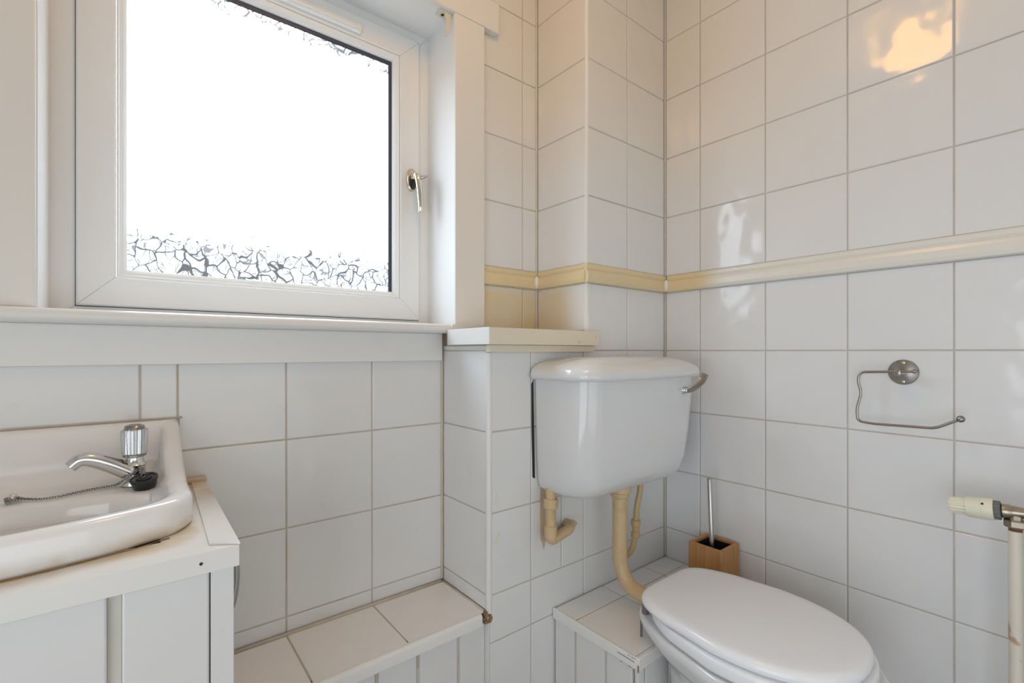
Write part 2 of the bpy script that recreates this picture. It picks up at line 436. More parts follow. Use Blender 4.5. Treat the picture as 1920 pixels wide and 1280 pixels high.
# rounded corner trims and silicone in the inner corners
def rod(name, x, y, z0, z1, r, mat, n=14, squash=1.0):
    return Tube([(x, y, z0), (x, y, z1)], r, n)
tn = [0]
def trim(bm, mat, label, smooth=False):
    tn[0] += 1
    o = obj('trim_%d' % tn[0], bm, mat, smooth=smooth, angle=40 if smooth else None)
    tag(o, label, 'trim', **ST); return o
trim(Tube([(-.3865, .0055, .058), (-.3865, .0055, CEIL - .003)], .0056, 14), 'gloss', 'slim white rounded edge strip on the pier corner', True)
trim(Tube([(-.7375, .0065, -.640), (-.7375, .0065, -.004)], .0082, 14), 'gloss', 'white rounded corner strip on the low boxing', True)
trim(Tube([(-.3945, W - .0015, .058), (-.3945, W - .0015, CEIL - .003)], .0038, 8), 'cream_caulk', 'beige sealant line in the inner corner beside the pier', True)
trim(Tube([(-.7470, W - .0015, -.630), (-.7470, W - .0015, .045)], .0040, 8), 'beadbrown', 'brown stained sealant in the corner of the low boxing', True)

trim(Tube([(-.0020, -.0020, -.690), (-.0020, -.0020, .197)], .0030, 8), 'cream_caulk', 'thin cream sealant in the corner behind the cistern', True)
trim(Tube([(-.0020, -.0020, .257), (-.0020, -.0020, CEIL - .003)], .0030, 8), 'cream_caulk', 'thin cream sealant in the wall corner above the dado rail', True)
# dado rail: bead on top, flat band below
def dado_prof(s):   # (distance out of the wall, height)
    return [(0.002 * s, .255), (.006 * s, .2545), (.0085 * s, .250), (.0085 * s, .243), (.006 * s, .2385), (.0105 * s, .234), (.013 * s, .226),
            (.0135 * s, .210), (.011 * s, .2015), (.004 * s, .199), (-.003 * s, .199), (-.003 * s, .255)]
trim(Prism([(-a, z) for a, z in dado_prof(1)], 'Y', -2.29, -.0135), 'dado', 'cream moulded dado rail along the wall with the paper holder')
trim(Prism([(-a, z) for a, z in dado_prof(1)], 'X', -.400, -.0005), 'dado_yellow', 'yellowed dado rail across the front of the pier')
trim(Prism([(-.392 - a, z) for a, z in dado_prof(1)], 'Y', -.0005, W - .014), 'dado_yellow', 'short yellowed dado rail on the pier side')
trim(Prism([(W - a, z) for a, z in dado_prof(1)], 'X', -.613, -.392), 'dado_yellow', 'short yellowed dado rail in the recess beside the window')

for x, y in ((-.404, W - .0125), (-.0125, -.0125)):
    bm = bmesh.new(); sphere(bm, (x, y, .222), .009, 12, 8, (1, 1, 2.2)); trim(bm, 'caulk', 'small white silicone blob in the dado corner ' + ('beside the window recess' if x < -.2 else 'behind the cistern'), True)
# shelf on top of the low boxing
sh = thing('ledge_shelf', 'cream painted wooden shelf board capping the boxing beside the cistern', 'shelf', (-.56, .0, .017))
obj('shelf_board', Prism([(-.760, -.010), (-.7575, -.027), (-.372, -.027), (-.372, -.001), (-.394, -.001), (-.394, W - .001), (-.606, W - .001), (-.606, .160), (-.760, .160)], 'Z', .018, .056), 'cream', sh)
bm = Box(-.761, -.372, -.0305, -.027, .0165, .0572, bev=.0008); obj('front_edging', bm, 'cream', sh)
obj('end_edging', Box(-.7635, -.760, -.030, .160, .0165, .0575, bev=.0008), 'gloss', sh)
obj('underside_moulding', Box(-.752, -.376, -.0165, -.0005, -.002, .0165, bev=.002), 'cream', sh)

# ------------------------------------------------------------------ window
wn = thing('window_1', 'white plastic window with frosted leaf-pattern glass and lever handle', 'window', (-1.13, .35, .074), **ST)
def ring(x0, x1, z0, z1, t, yf, yb, bev=.002, tops=None):
    """four mitred bars round an opening, front face at yf"""
    bm = bmesh.new(); g = .00035            # hairline at each mitre
    def lp(d): return [(x0 + d, z0 + d), (x1 - d, z0 + d), (x1 - d, z1 - d), (x0 + d, z1 - d)]
    prof = [(0, yb), (0, yf + bev), (bev, yf), (t - bev, yf), (t, yf + bev), (t, yb)]
    for i in range(4):
        j = (i + 1) % 4; ends = []
        for c, sg in ((i, 1), (j, -1)):
            ends.append([])
            for d, y in prof:
                x, z = lp(d)[c]
                if i in (0, 2): x += g * sg * (1 if i == 0 else -1)
                else: z += g * sg * (1 if i == 1 else -1)
                ends[-1].append((x, y, z))
        loft(bm, ends)
    return bm
obj('frame', ring(-1.550, -.711, .052, .953, .045, .352, .43), 'upvc', wn)
bm = ring(-1.5075, -.750, .0925, .921, .062, .341, .40, bev=.003)
sash = obj('sash', bm, 'upvc', wn)
bx0, bx1, bz0, bz1 = -1.4455, -.812, .1545, .859
def bead_ring(x0, x1, z0, z1, prof):
    """sloping glazing bead: prof = [(inset, y)]"""
    bm = bmesh.new()
    return loft(bm, [[(x0 + d, y, z0 + d), (x1 - d, y, z0 + d), (x1 - d, y, z1 - d), (x0 + d, y, z1 - d)] for d, y in prof], False, False)
obj('glazing_bead', bead_ring(bx0, bx1, bz0, bz1, [(.0006, .352), (.0006, .3450), (.0018, .3438), (.004, .3438), (.005, .345), (.012, .349), (.017, .3535), (.018, .357), (.018, .372)]), 'upvc', sash)
obj('sash_seal', bead_ring(-1.5093, -.7485, .0908, .9225, [(0, .3516), (.0019, .3516)]), 'gasket', sash)
obj('glass_pane', Box(bx0 + .015, bx1 - .015, .3655, .3695, bz0 + .015, bz1 - .015), 'glass', sash)
# spacer bar between the panes, seen as a dark edge at the top and at the handle side
bm = bmesh.new(); e = .018
box(bm, bx1 - e - .0095, bx1 - e + .002, .3600, .3650, bz0 + e, bz1 - e); box(bm, bx0 + e, bx1 - e - .0095, .3600, .3650, bz1 - e - .010, bz1 - e + .002)
obj('spacer_bar', bm, 'gasket', sash)
# vent on the upper rail
v = obj('trickle_vent', Box(-1.33, -.930, .329, .342, .868, .890, bev=.004), 'upvc', sash)
obj('vent_slider', Box(-1.31, -.945, .325, .3295, .874, .881, bev=.0015), 'upvc', v)
# handle
hp = obj('handle', Lathe([(.0135, 0), (.0135, .004), (.012, .006), (.009, .0075), (.0085, .022), (.0, .024)], (-.776, .3405, .508), (0, -1, 0)), 'gold', sash, True, 40)
def disc_oval(c, rx, rz, y0, y1, n=28, k=.85):
    bm = bmesh.new()
    return loft(bm, [[(c[0] + rx * s * math.cos(2 * PI * i / n), y, c[1] + rz * s * math.sin(2 * PI * i / n)) for i in range(n)] for s, y in ((1, y0), (1, (y0 + y1) / 2), (k, y1))])
obj('handle_plate', disc_oval((-.776, .504), .0165, .033, .3410, .3345), 'brass', hp, True, 40)
obj('handle_recess', disc_oval((-.776, .499), .0118, .024, .3350, .3325, k=.95), 'black', hp, True, 40)
gp = smooth_path([(-.776, .331, .512), (-.7755, .316, .511), (-.7735, .307, .500), (-.7705, .303, .470), (-.768, .302, .436), (-.7665, .303, .412), (-.767, .307, .402)], 6)
nn = len(gp)
obj('handle_lever', Tube(gp, [.0088 + .0018 * math.sin(PI * i / (nn - 1)) - .0030 * (i / (nn - 1)) for i in range(nn)], 14), 'gold', hp, True, 60)
obj('handle_button', Tube([(-.772, .309, .506), (-.762, .296, .503), (-.752, .288, .507)], [.0055, .0045, .0022], 10), 'steel', hp, True, 50)
# lined reveal and sill
bm = bmesh.new(); yr0 = .200
box(bm, -.7155, -.7092, yr0, .352, .074, .9485)
obj('reveal_lining', bm, 'upvc', wn)
obj('reveal_lining', Box(-1.5520, -1.5455, yr0, .352, .074, .9485), 'upvc', wn)
obj('reveal_head', Box(-1.5520, -.7092, yr0, .352, .9485, .9550), 'upvc', wn)
pts = [(.352, .050), (.352, .0735), (.176, .0735)]
for k in range(9):
    a = PI / 2 + PI * k / 8; pts.append((.1765 + .0125 * math.cos(a), .061 + .0125 * math.sin(a)))
pts += [(.178, .0485), (W - .001, .0485), (W - .001, .050)]
sill = obj('window_sill', Prism(pts, 'X', -1.80, -.744), 'gloss', wn, True, 35)
obj('sill_end', Prism([(-.744, .1645), (-.700, .172), (-.650, .184), (-.612, .196), (-.612, .352), (-.744, .352)], 'Z', .0575, .0735), 'gloss', sill)
obj('apron_board', Box(-1.80, -.7535, W - .0145, W - .001, -.0255, .0485, bev=.0012), 'gloss', wn)
# architraves
ar = thing('window_architrave', 'flat white painted board surround of the window, head board overhanging', 'trim', (-1.13, W, .074), **ST)
obj('side_board', Box(-.7150, -.6145, .1965, W - .0012, .0740, .9478, bev=.0015), 'arch', ar)
obj('side_board', Box(-1.660, -1.5475, .1965, W - .0012, .0740, .9478, bev=.0030), 'arch', ar)
obj('head_board', Box(-1.700, -.5630, .1945, W - .0012, .9480, 1.0365, bev=.0015), 'arch', ar)
# restrictor catch under the reveal head
rc = thing('window_restrictor', 'small ivory plastic catch hanging at the corner of the window reveal', 'catch', (-.727, .215, .945))
obj('catch_plate', Box(-.7560, -.7200, .208, .236, .9425, .9482, bev=.001), 'ivory', rc)
obj('catch_arm', Prism([(-.7215, .943), (-.7215, .925), (-.7260, .912), (-.7265, .896), (-.7330, .882), (-.7395, .880), (-.7400, .897), (-.7360, .912), (-.7360, .925), (-.7400, .943)], 'Y', .2085, .2130), 'ivory', rc)
obj('catch_screw', Lathe([(.0045, 0), (.0045, .0015), (.002, .003)], (-.7415, .222, .9425), (0, 0, -1), 12), 'dark', rc)

# ------------------------------------------------------------------ low ledge under the window
LZ = -.636
le = thing('tiled_ledge', 'low tiled ledge with white plank front under the window', 'ledge', (-1.03, .1, -1.0))
obj('carcass', Box(-1.282, -.746, .024, W - .001, -1.0, LZ - RB), 'grout_brown', le)
WL_le = le
tiling(le, '+Z', LZ, [-1.2815, -1.150, -.9485, -.7465], [.010, .208], 'tile_ledge')
obj('wall_sealant', Tube([(-1.281, W - .005, LZ), (-.752, W - .005, LZ)], .0052, 8), 'beadbrown', le, True)
obj('corner_sealant', Tube([(-.7475, W - .006, LZ), (-.7475, .012, LZ)], .0032, 8), 'beadbrown', le, True)
pts = [(.016, LZ - .001)]
for k in range(7):
    a = PI / 2 + PI * .5 * k / 6; pts.append((.010 + .009 * math.cos(a), LZ - .0085 + .009 * math.sin(a)))
pts += [(.001, LZ - .028), (.016, LZ - .030)]
obj('nosing', Prism(pts, 'X', -1.282, -.760), 'gloss', le, True, 40)
bl = [-1.282, -1.230, -1.126, -1.021, -.925, -.8195, -.7445]
for a, b in zip(bl, bl[1:]):
    obj('plank', Box(a + .0045, b - .0045 if b != -.7445 else b, .0125, .0235, -.999, LZ - .029, bev=.0022), 'vanity', le)
    if b != -.7445: obj('plank_groove', Box(b - .0045, b + .0045, .0175, .0235, -.999, LZ - .029), 'groove', le)
obj('end_plank', Box(-.7450, -.7390, .0005, .0125, -.999, LZ - .012), 'vanity', le)
bm = bmesh.new()
for k in range(9):
    x, z = -.752 + random.uniform(-.006, .012), LZ - .013 + random.uniform(-.012, .010)
    box(bm, x, x + random.uniform(.004, .010), -.001 + random.uniform(-.003, 0), .010, z, z + random.uniform(.003, .010))
obj('splintered_end', bm, 'brownwood', le)

# ------------------------------------------------------------------ ledge behind the toilet
CZ = -.697
cl = thing('cistern_ledge', 'low tiled ledge with chipped white trim and planks behind the toilet', 'ledge', (-.26, -.14, -1.0))
obj('carcass', Box(-.512, -.001, -.262, -.001, -1.0, CZ - RB), 'grout_brown', cl)
tiling(cl, '+Z', CZ, [-.522, -.327, -.1265, -.003], [-.080, -.003], 'tile_ledge')
tiling(cl, '+Z', CZ, [-.522, -.327, -.1265, -.003], [-.268, -.080], 'tile_ledge')
obj('side_trim', Box(-.5300, -.5215, -.274, -.002, CZ - .026, CZ + .0015, bev=.0022), 'gloss', cl)
obj('front_trim', Box(-.5265, -.001, -.2800, -.2680, CZ - .030, CZ + .001, bev=.003), 'gloss', cl)
obj('split_gap', Box(-.5304, -.5296, -.2700, -.222, CZ - .0098, CZ - .0086), 'dark', cl)
for y, ln_, dz in ((-.2735, .012, .0004), (-.258, .006, .0006), (-.262, .009, .0250), (-.236, .005, .0252)):
    obj('chipped_paint', Box(-.5303, -.5290, y, y + ln_, CZ - dz - .0011, CZ - dz), 'brownwood', cl)
obj('chipped_corner', Box(-.5296, -.5268, -.2803, -.2785, CZ - .029, CZ - .014), 'brownwood', cl)
for a, b in zip([-.002, -.079, -.180], [-.079, -.180, -.262]):
    obj('plank', Box(-.5235, -.5130, b + .004, a - .004, -.999, CZ - .027, bev=.002), 'vanity', cl)
    if b > -.25: obj('plank_groove', Box(-.5195, -.5130, b - .004, b + .004, -.999, CZ - .027), 'groove', cl)
for a, b in zip([-.5235, -.495, -.40, -.30, -.20, -.10], [-.495, -.40, -.30, -.20, -.10, -.002]):
    obj('plank', Box(a + .003, b - .003, -.2740, -.2635, -.999, CZ - .031, bev=.002), 'vanity', cl)

# ------------------------------------------------------------------ vanity unit
VT = -.262
va = thing('vanity_unit', 'white panelled vanity cupboard carrying the wash basin', 'cabinet', (-1.6, 0, -1.0))
VX0, VX1 = -1.90, -1.313
bm = bmesh.new()
for b_ in ((VX0, VX0 + .016, -.186, W - .004), (VX1 - .018, VX1 - .002, -.186, W - .004), (VX0 + .016, VX1 - .018, -.186, -.172), (VX0 + .016, VX1 - .018, W - .016, W - .004)):
    box(bm, *b_, -1.0, VT - .0280)
box(bm, VX0 + .016, VX1 - .018, -.172, W - .016, -.95, -.935)
obj('body', bm, 'vanity', va)
bm = bmesh.new()   # frame round the basin cut-out
loft(bm, [[(x, y, z) for x, y in ((VX0, -.203), (-1.3075, -.203), (-1.3075, W - .0045), (VX0, W - .0045))] for z in (VT - .028, VT)], False, False)
for z in (VT - .028, VT):
    o4 = [bm.verts.new((x, y, z)) for x, y in ((VX0, -.203), (-1.3075, -.203), (-1.3075, W - .0045), (VX0, W - .0045))]
    i4 = [bm.verts.new((x, y, z)) for x, y in ((-1.81, -.128), (-1.39, -.128), (-1.39, .165), (-1.81, .165))]
    for k in range(4): bm.faces.new((o4[k], o4[(k + 1) % 4], i4[(k + 1) % 4], i4[k]))
loft(bm, [[(x, y, z) for x, y in ((-1.81, -.128), (-1.39, -.128), (-1.39, .165), (-1.81, .165))] for z in (VT - .028, VT)], False, False)
bmesh.ops.remove_doubles(bm, verts=bm.verts[:], dist=1e-5)
obj('worktop', bm, 'vanity_top', va)
obj('edge_strip', Prism([(-1.3395, -.180), (-1.3285, W - .0245), (-1.3050, W - .0245), (-1.3065, -.2025)], 'Z', VT + .0002, VT + .0030), 'vanity_top', va)
obj('wall_batten', Box(-1.352, -1.3020, W - .0235, W - .0045, VT, VT + .0085, bev=.002), 'vanity_top', va)
obj('stile', Box(-1.3395, VX1, -.1985, -.1862, -.999, VT - .0285, bev=.0008), 'vanity', va)
obj('front_panel', Box(-1.4305, -1.3412, -.1975, -.1862, -.999, VT - .0285, bev=.0025), 'vanity', va)
obj('panel_groove', Box(-1.4440, -1.4308, -.1915, -.1862, -.999, VT - .0285), 'groove', va)
obj('front_panel', Box(-1.6200, -1.4442, -.1975, -.1862, -.999, VT - .0285, bev=.0025), 'vanity', va)
obj('panel_groove', Box(-1.6335, -1.6202, -.1915, -.1862, -.999, VT - .0285), 'groove', va)
obj('front_panel', Box(VX0, -1.6337, -.1975, -.1862, -.999, VT - .0285, bev=.0025), 'vanity', va)
obj('screw_hole', Lathe([(.0020, 0), (.0020, .0009)], (-1.351, -.2030, VT - .014), (0, -1, 0), 12), 'dark', va)
sd = obj('side_door', Box(-1.3148, -1.3125, -.170, W - .010, -.995, VT - .035, bev=.0008), 'vanity', va)
hpts = smooth_path([(-1.312, .0, -.318), (-1.300, .0, -.322), (-1.286, .0, -.340), (-1.2795, .0, -.385), (-1.286, .0, -.435), (-1.300, .0, -.455), (-1.312, .0, -.459)], 6)
obj('bow_handle', Tube(hpts, .0052, 12), 'steel', sd, True, 60)

# ------------------------------------------------------------------ wash basin
bs = thing('wash_basin', 'white ceramic wash basin with raised back set on the vanity top', 'basin', (-1.6, .03, VT))
def basin():
    cx, hx = -1.600, .253
    yb = W - .004
    def front(x):
        q = (x - cx) / hx; return -.100 - .058 * (1 - q * q)
    # plan outline, counter-clockwise from the back right corner
    out = []
    N = 30
    for k in range(N + 1): out.append((cx + hx - 2 * hx * k / N, yb))            # back edge right -> left
    for k in range(1, N): out.append((cx - hx, yb + (-.055 - yb) * k / N))       # left edge
    for k in range(11):
        a = PI + PI / 2 * k / 10; out.append((cx - hx + .05 + .05 * math.cos(a), -.055 + .05 * math.sin(a) + (front(cx - hx + .05 + .05 * math.cos(a)) + .105)))
    for k in range(1, N):
        x = cx - hx + .05 + (2 * hx - .10) * k / N; out.append((x, front(x)))
    for k in range(11):
        a = -PI / 2 + PI / 2 * k / 10; x = cx + hx - .05 + .05 * math.cos(a)
        out.append((x, -.055 + .05 * math.sin(a) + (front(x) + .105)))
    for k in range(1, N): out.append((cx + hx, -.055 + (yb + .055) * k / N))
    my = .03
    def rim(y):
        t = max(0, min(1, (y - .02) / (yb - .02))); return -.2135 + .0815 * t ** 1.7
    def inset(d, zf):
        L = []
        for x, y in out:
            X = cx + (x - cx) * (hx - d) / hx
            hy = (yb - my) if y > my else (my - front(x))
            Y = my + (y - my) * (hy - d) / hy
            L.append((X, Y, zf(X, Y, y)))
        return L
    bcx, bcy, ba, bb = -1.600, -.022, .205, .098
    def bowl(s, z):
        L = []
        for x, y in out:
            a = math.atan2((y - my) / (.5 * (yb + .15)), (x - cx) / hx)
            c, s_ = math.cos(a), math.sin(a); p = 2 / 2.8
            L.append((bcx + ba * s * math.copysign(abs(c) ** p, c), bcy + bb * s * math.copysign(abs(s_) ** p, s_), z))
        return L
    D = -.229
    loops = [inset(0.002, lambda X, Y, y: VT + .0005), inset(0, lambda X, Y, y: VT + .006),
             inset(0, lambda X, Y, y: rim(y) - .012), inset(.0025, lambda X, Y, y: rim(y) - .004), inset(.008, lambda X, Y, y: rim(y)),
             inset(.020, lambda X, Y, y: rim(y) - .001), inset(.026, lambda X, Y, y: rim(y) - .004),
             inset(.030, lambda X, Y, y: rim(y) - .010 if y > .05 else rim(y) - .006),
             inset(.035, lambda X, Y, y: D + (rim(y) - D) * .30), inset(.042, lambda X, Y, y: D + (rim(y) - D) * .05),
             inset(.050, lambda X, Y, y: D)]
    last = loops[-1]; b0 = bowl(1.04, D - .001)
    loops.append([tuple(a * .5 + b * .5 for a, b in zip(p, q)) for p, q in zip(last, b0)])
    loops += [b0, bowl(1.0, D - .004), bowl(.96, D - .014), bowl(.93, D - .035), bowl(.88, D - .07), bowl(.78, D - .100), bowl(.6, D - .116), bowl(.3, D - .124), bowl(.06, D - .126)]
    bm = bmesh.new(); return loft(bm, loops)
obj('basin_bowl', basin(), 'basin', bs, True, 80)
obj('wall_sealant', Tube([(-1.850, W - .003, -.1315), (-1.342, W - .003, -.1315)], .0020, 8), 'beadbrown', bs, True)
# underside dirt line of the basin against the worktop
bm = Tube([(-1.7, -.1585, VT + .0008), (-1.6, -.1600, VT + .0008), (-1.5, -.1512, VT + .0008), (-1.42, -.134, VT + .0008), (-1.38, -.118, VT + .0008)], [.0011, .0006, .0012, .0005, .0010], 6)
obj('dirty_sealant', bm, 'brownwood', bs, True)

# tap
tp = thing('basin_tap', 'chrome pillar tap with clear fluted knob on the wash basin', 'tap', (-1.417, .105, -.229))
TX, TY = -1.417, .108
obj('tap_body', Lathe([(.019, 0), (.019, .003), (.016, .007), (.015, .030), (.0165, .034), (.013, .038), (.0115, .050), (.0125, .052)], (TX, TY, -.2285), (0, 0, 1), 28), 'chrome', tp, True, 40)
spt = smooth_path([(TX - .004, TY, -.208), (TX - .030, TY - .004, -.190), (TX - .055, TY - .008, -.177), (TX - .070, TY - .010, -.176), (TX - .081, TY - .012, -.185)], 6)
n = len(spt)
obj('spout', Tube(spt, [.0145 - .0050 * (i / (n - 1)) for i in range(n)], 16), 'chrome', tp, True, 50)
bm = bmesh.new(); nk = 48; loops = []
for z, r in ((-.1775, .0140), (-.1745, .0165), (-.1400, .0182), (-.1345, .0170), (-.1325, .0130)):
    loops.append([(TX + (r + .0011 * math.cos(12 * 2 * PI * k / nk)) * math.cos(2 * PI * k / nk), TY + (r + .0011 * math.cos(12 * 2 * PI * k / nk)) * math.sin(2 * PI * k / nk), z) for k in range(nk)])
kn = obj('knob', loft(bm, loops), 'acrylic', tp, True, 40)
bm = bmesh.new(); nk = 40
loft(bm, [[(TX + (.0115 if k % 2 else .0098) * math.cos(2 * PI * k / nk), TY + (.0115 if k % 2 else .0098) * math.sin(2 * PI * k / nk), z) for k in range(nk)] for z in (-.1750, -.1350)])
obj('knob_core', bm, 'chrome', kn)
obj('knob_cap', Lathe([(.0140, 0), (.0145, .003), (.0125, .006), (.0080, .0072), (.006, .0065), (0, .0065)], (TX, TY, -.1330), (0, 0, 1), 28), 'nickel', kn, True, 40)
obj('knob_skirt', Lathe([(.0135, 0), (.0165, .0015), (.0165, .004), (.013, .0050)], (TX, TY, -.1810), (0, 0, 1), 28), 'nickel', tp, True, 40)

# plug with chain
pg = thing('basin_plug', 'black rubber basin plug with metal bead chain beside the tap', 'plug', (-1.405, .075, -.229))
pc = Vector((-1.4035, .0690, -.2275)); pax = Vector((-.10, -.22, 1)).normalized()
pl = obj('stopper', Lathe([(.0150, 0), (.0160, .002), (.0180, .013), (.0195, .0145), (.0195, .0180), (.0170, .0182), (.0160, .0165), (.0110, .0165), (.0105, .0185), (.0040, .0185), (0, .0185)], pc, pax, 30), 'black', pg, True, 40)
bm = bmesh.new(); 
def torus(bm, c, u, v, R, r, n=12, m=6):
    c = Vector(c); u = Vector(u).normalized(); v = Vector(v); v = (v - u * v.dot(u)).normalized(); nn = u.cross(v)
    rings = []
    for i in range(n):
        a = 2 * PI * i / n; d = u * math.cos(a) + v * math.sin(a)
        rings.append([bm.verts.new(c + d * (R + r * math.cos(2 * PI * k / m)) + nn * r * math.sin(2 * PI * k / m)) for k in range(m)])
    for i in range(n):
        for k in range(m):
            bm.faces.new((rings[i][k], rings[(i + 1) % n][k], rings[(i + 1) % n][(k + 1) % m], rings[i][(k + 1) % m]))
torus(bm, pc + pax * .0215, pax, (1, .3, 0), .0035, .0008)
obj('pull_ring', bm, 'nickel', pl, True)
def chain(path, R, r, step):
    bm = bmesh.new(); P = [Vector(p) for p in path]
    d = [0]
    for a, b in zip(P, P[1:]): d.append(d[-1] + (b - a).length)
    k = 0; s = 0
    while s < d[-1]:
        i = max(j for j in range(len(d)) if d[j] <= s); i = min(i, len(P) - 2)
        f = (s - d[i]) / max(1e-9, d[i + 1] - d[i]); c = P[i].lerp(P[i + 1], f); t = (P[i + 1] - P[i]).normalized()
        side = t.cross(Vector((0, 0, 1))).normalized(); upv = side.cross(t)
        a = (side + upv * .4) if k % 2 else (upv - side * .4)
        torus(bm, c, t, a, R, r, 8, 5); k += 1; s += step
    return bm
Dz = -.2262
cpath = smooth_path([(-1.4090, .0760, -.2040), (-1.4065, .0850, -.2000), (-1.4100, .0930, -.2000), (-1.4180, .0905, -.2060), (-1.4300, .0900, -.2150), (-1.4430, .1060, Dz + .001), (-1.4640, .104, Dz), (-1.4860, .0960, Dz), (-1.5100, .0830, Dz), (-1.5300, .0830, Dz), (-1.5500, .1000, Dz),
                     (-1.5600, .1080, Dz), (-1.5680, .1000, Dz), (-1.5660, .0880, Dz + .001), (-1.5560, .0860, Dz + .002), (-1.5520, .0930, Dz + .003), (-1.5600, .0990, Dz + .004), (-1.5690, .0930, Dz + .005), (-1.5640, .0850, Dz + .006), (-1.5570, .0900, Dz + .007), (-1.5620, .0950, Dz + .008)], 6)
tag(obj('chain', chain(cpath, .00210, .00058, .0031), 'nickel', pg, True), kind='stuff')
bm = bmesh.new(); sphere(bm, (-1.5610, .0915, Dz + .0065), .0060, 14, 10); obj('chain_ball', bm, 'chrome', pg, True)

# ------------------------------------------------------------------ cistern
CX = -.3545
ci = thing('toilet_cistern', 'white ceramic low-level cistern with domed lid hung on the wall', 'cistern', (CX, -.1, -.372))
def plan(hw, yb, yf, rf, rb, n=8, bow=.0):
    """rounded-rectangle outline, front toward -Y"""
    L = []
    for (sx_, yy, r, a0) in ((1, yf, rf, -PI / 2), (1, yb, rb, 0), (-1, yb, rb, PI / 2), (-1, yf, rf, PI)):
        cx = CX + sx_ * (hw - r); cy = yy + r if yy == yf else yy - r
        for k in range(n + 1):
            a = a0 + PI / 2 * k / n; L.append((cx + r * math.cos(a), cy + r * math.sin(a)))
    ref = []
    for x, y in L:
        q = (x - CX) / hw; ref.append((x, y - bow * (1 - q * q) * max(0, min(1, (yb - y) / (yb - yf)))))
    return ref
def lay(pl_, z): return [(x, y, z) for x, y in pl_]
secs = []
for z, hw, yf, rf, b in ((-.066, .2455, -.190, .060, .008), (-.12, .2445, -.188, .060, .008), (-.22, .242, -.180, .060, .008), (-.30, .2385, -.170, .062, .008), (-.333, .236, -.163, .064, .007),
                         (-.354, .2305, -.153, .068, .006), (-.367, .214, -.138, .066, .004), (-.3745, .190, -.119, .055, .003), (-.377, .145, -.10, .045, .0)):
    secs.append(lay(plan(hw, -.0022, yf, rf, .012, bow=b), z))
obj('tank', loft(bmesh.new(), secs), 'ceramic', ci, True, 70)
secs = []
for z, s in ((-.0695, -.003), (-.0715, .0), (-.0715, .008), (-.070, .0115), (-.064, .0135), (-.056, .0135), (-.047, .0105), (-.038, .001), (-.030, -.016), (-.0235, -.040), (-.0185, -.066), (-.0150, -.090)):
    hw = .2485 + s; yf = -.195 - s; yb = -.0015 if s > -.01 else -.0015 + max(-.09, (s + .01) * .75)
    rf = max(.02, .064 + s * .55)
    if s <= -.016: yf = -.195 - s * .80
    secs.append(lay(plan(hw, yb, yf, rf, .014 if s > -.03 else .02, bow=.008), z))
obj('tank_lid', loft(bmesh.new(), secs), 'ceramic', ci, True, 75)
lv = obj('lever_boss', Lathe([(.0125, 0), (.0125, .006), (.010, .010), (.008, .020), (0, .021)], (-.197, -.183, -.110), (.35, -1, 0), 20), 'chrome', ci, True, 40)
bm = bmesh.new()
lp = smooth_path([(-.200, -.205, -.112), (-.186, -.211, -.108), (-.168, -.217, -.098), (-.152, -.222, -.083), (-.142, -.225, -.064)], 5)
sec = []
for i, p in enumerate(lp):
    t = i / (len(lp) - 1); wd = .0050 + .0050 * t; th = .0024 - .001 * t
    d = (lp[min(i + 1, len(lp) - 1)] - lp[max(i - 1, 0)]).normalized(); nrm = Vector((-.80, -.58, .1)); nrm = (nrm - d * nrm.dot(d)).normalized(); sd_ = d.cross(nrm)
    sec.append([p + sd_ * wd * math.cos(2 * PI * k / 12) + nrm * th * math.sin(2 * PI * k / 12) for k in range(12)])
obj('flush_lever', loft(bm, sec), 'nickel', lv, True, 60)

# pipes under the cistern
fp = thing('flush_pipe', 'thick yellowed cream flush pipe from cistern down to the toilet', 'pipe', (CX, -.09, CZ))
path = fillet([(CX - .004, -.093, -.372), (CX - .004, -.093, -.585), (CX - .004, -.118, -.642), (CX - .004, -.186, -.6525)], .07, 10)
obj('pipe_bend', Tube(path, .0205, 20), 'pipe', fp, True, 60)
obj('flush_nut', Lathe([(.024, 0), (.031, .004), (.0315, .016), (.027, .020), (.026, .030), (.0205, .034)][::-1] and [(.0212, -.034), (.0255, -.030), (.0265, -.020), (.031, -.016), (.0315, -.004), (.030, 0)], (CX - .004, -.093, -.3725), (0, 0, 1), 24), 'pipe', fp, True, 40)
ip = thing('supply_pipe', 'thin yellowed supply pipe with compression joint beside the flush pipe', 'pipe', (-.26, -.05, CZ))
path = smooth_path([(-.222, -.062, -.372), (-.224, -.062, -.42), (-.236, -.060, -.465), (-.240, -.058, -.515), (-.244, -.056, -.57), (-.252, -.050, -.598), (-.262, -.036, -.616), (-.268, -.018, -.628), (-.270, -.003, -.631)], 6)
obj('pipe_run', Tube(path, .0088, 14), 'pipe2', ip, True, 60)
obj('compression_joint', Lathe([(.0095, -.030), (.0135, -.028), (.0135, -.014), (.011, -.012), (.011, .004), (.0140, .006), (.0140, .022), (.0105, .024)], (-.2395, -.058, -.528), (.02, 0, 1), 16), 'pipe2', ip, True, 40)
op = thing('overflow_pipe', 'short yellowed cream elbow pipe running from cistern into the wall', 'pipe', (-.58, -.04, -.50))
obj('pipe_elbow', Tube(fillet([(-.573, -.040, -.352), (-.573, -.040, -.4915), (-.493, -.034, -.4790), (-.478, -.004, -.4770)], .012, 6), .0132, 18), 'pipe', op, True, 60)
obj('pipe_collar', Lathe([(.0145, -.022), (.0185, -.020), (.0190, 0), (.0160, .003)], (-.573, -.040, -.384), (0, 0, 1), 20), 'pipe', op, True, 40)
obj('pipe_collar', Lathe([(.0165, -.030), (.0165, 0), (.0140, .002)], (-.573, -.040, -.452), (0, 0, 1), 20), 'pipe', op, True, 40)

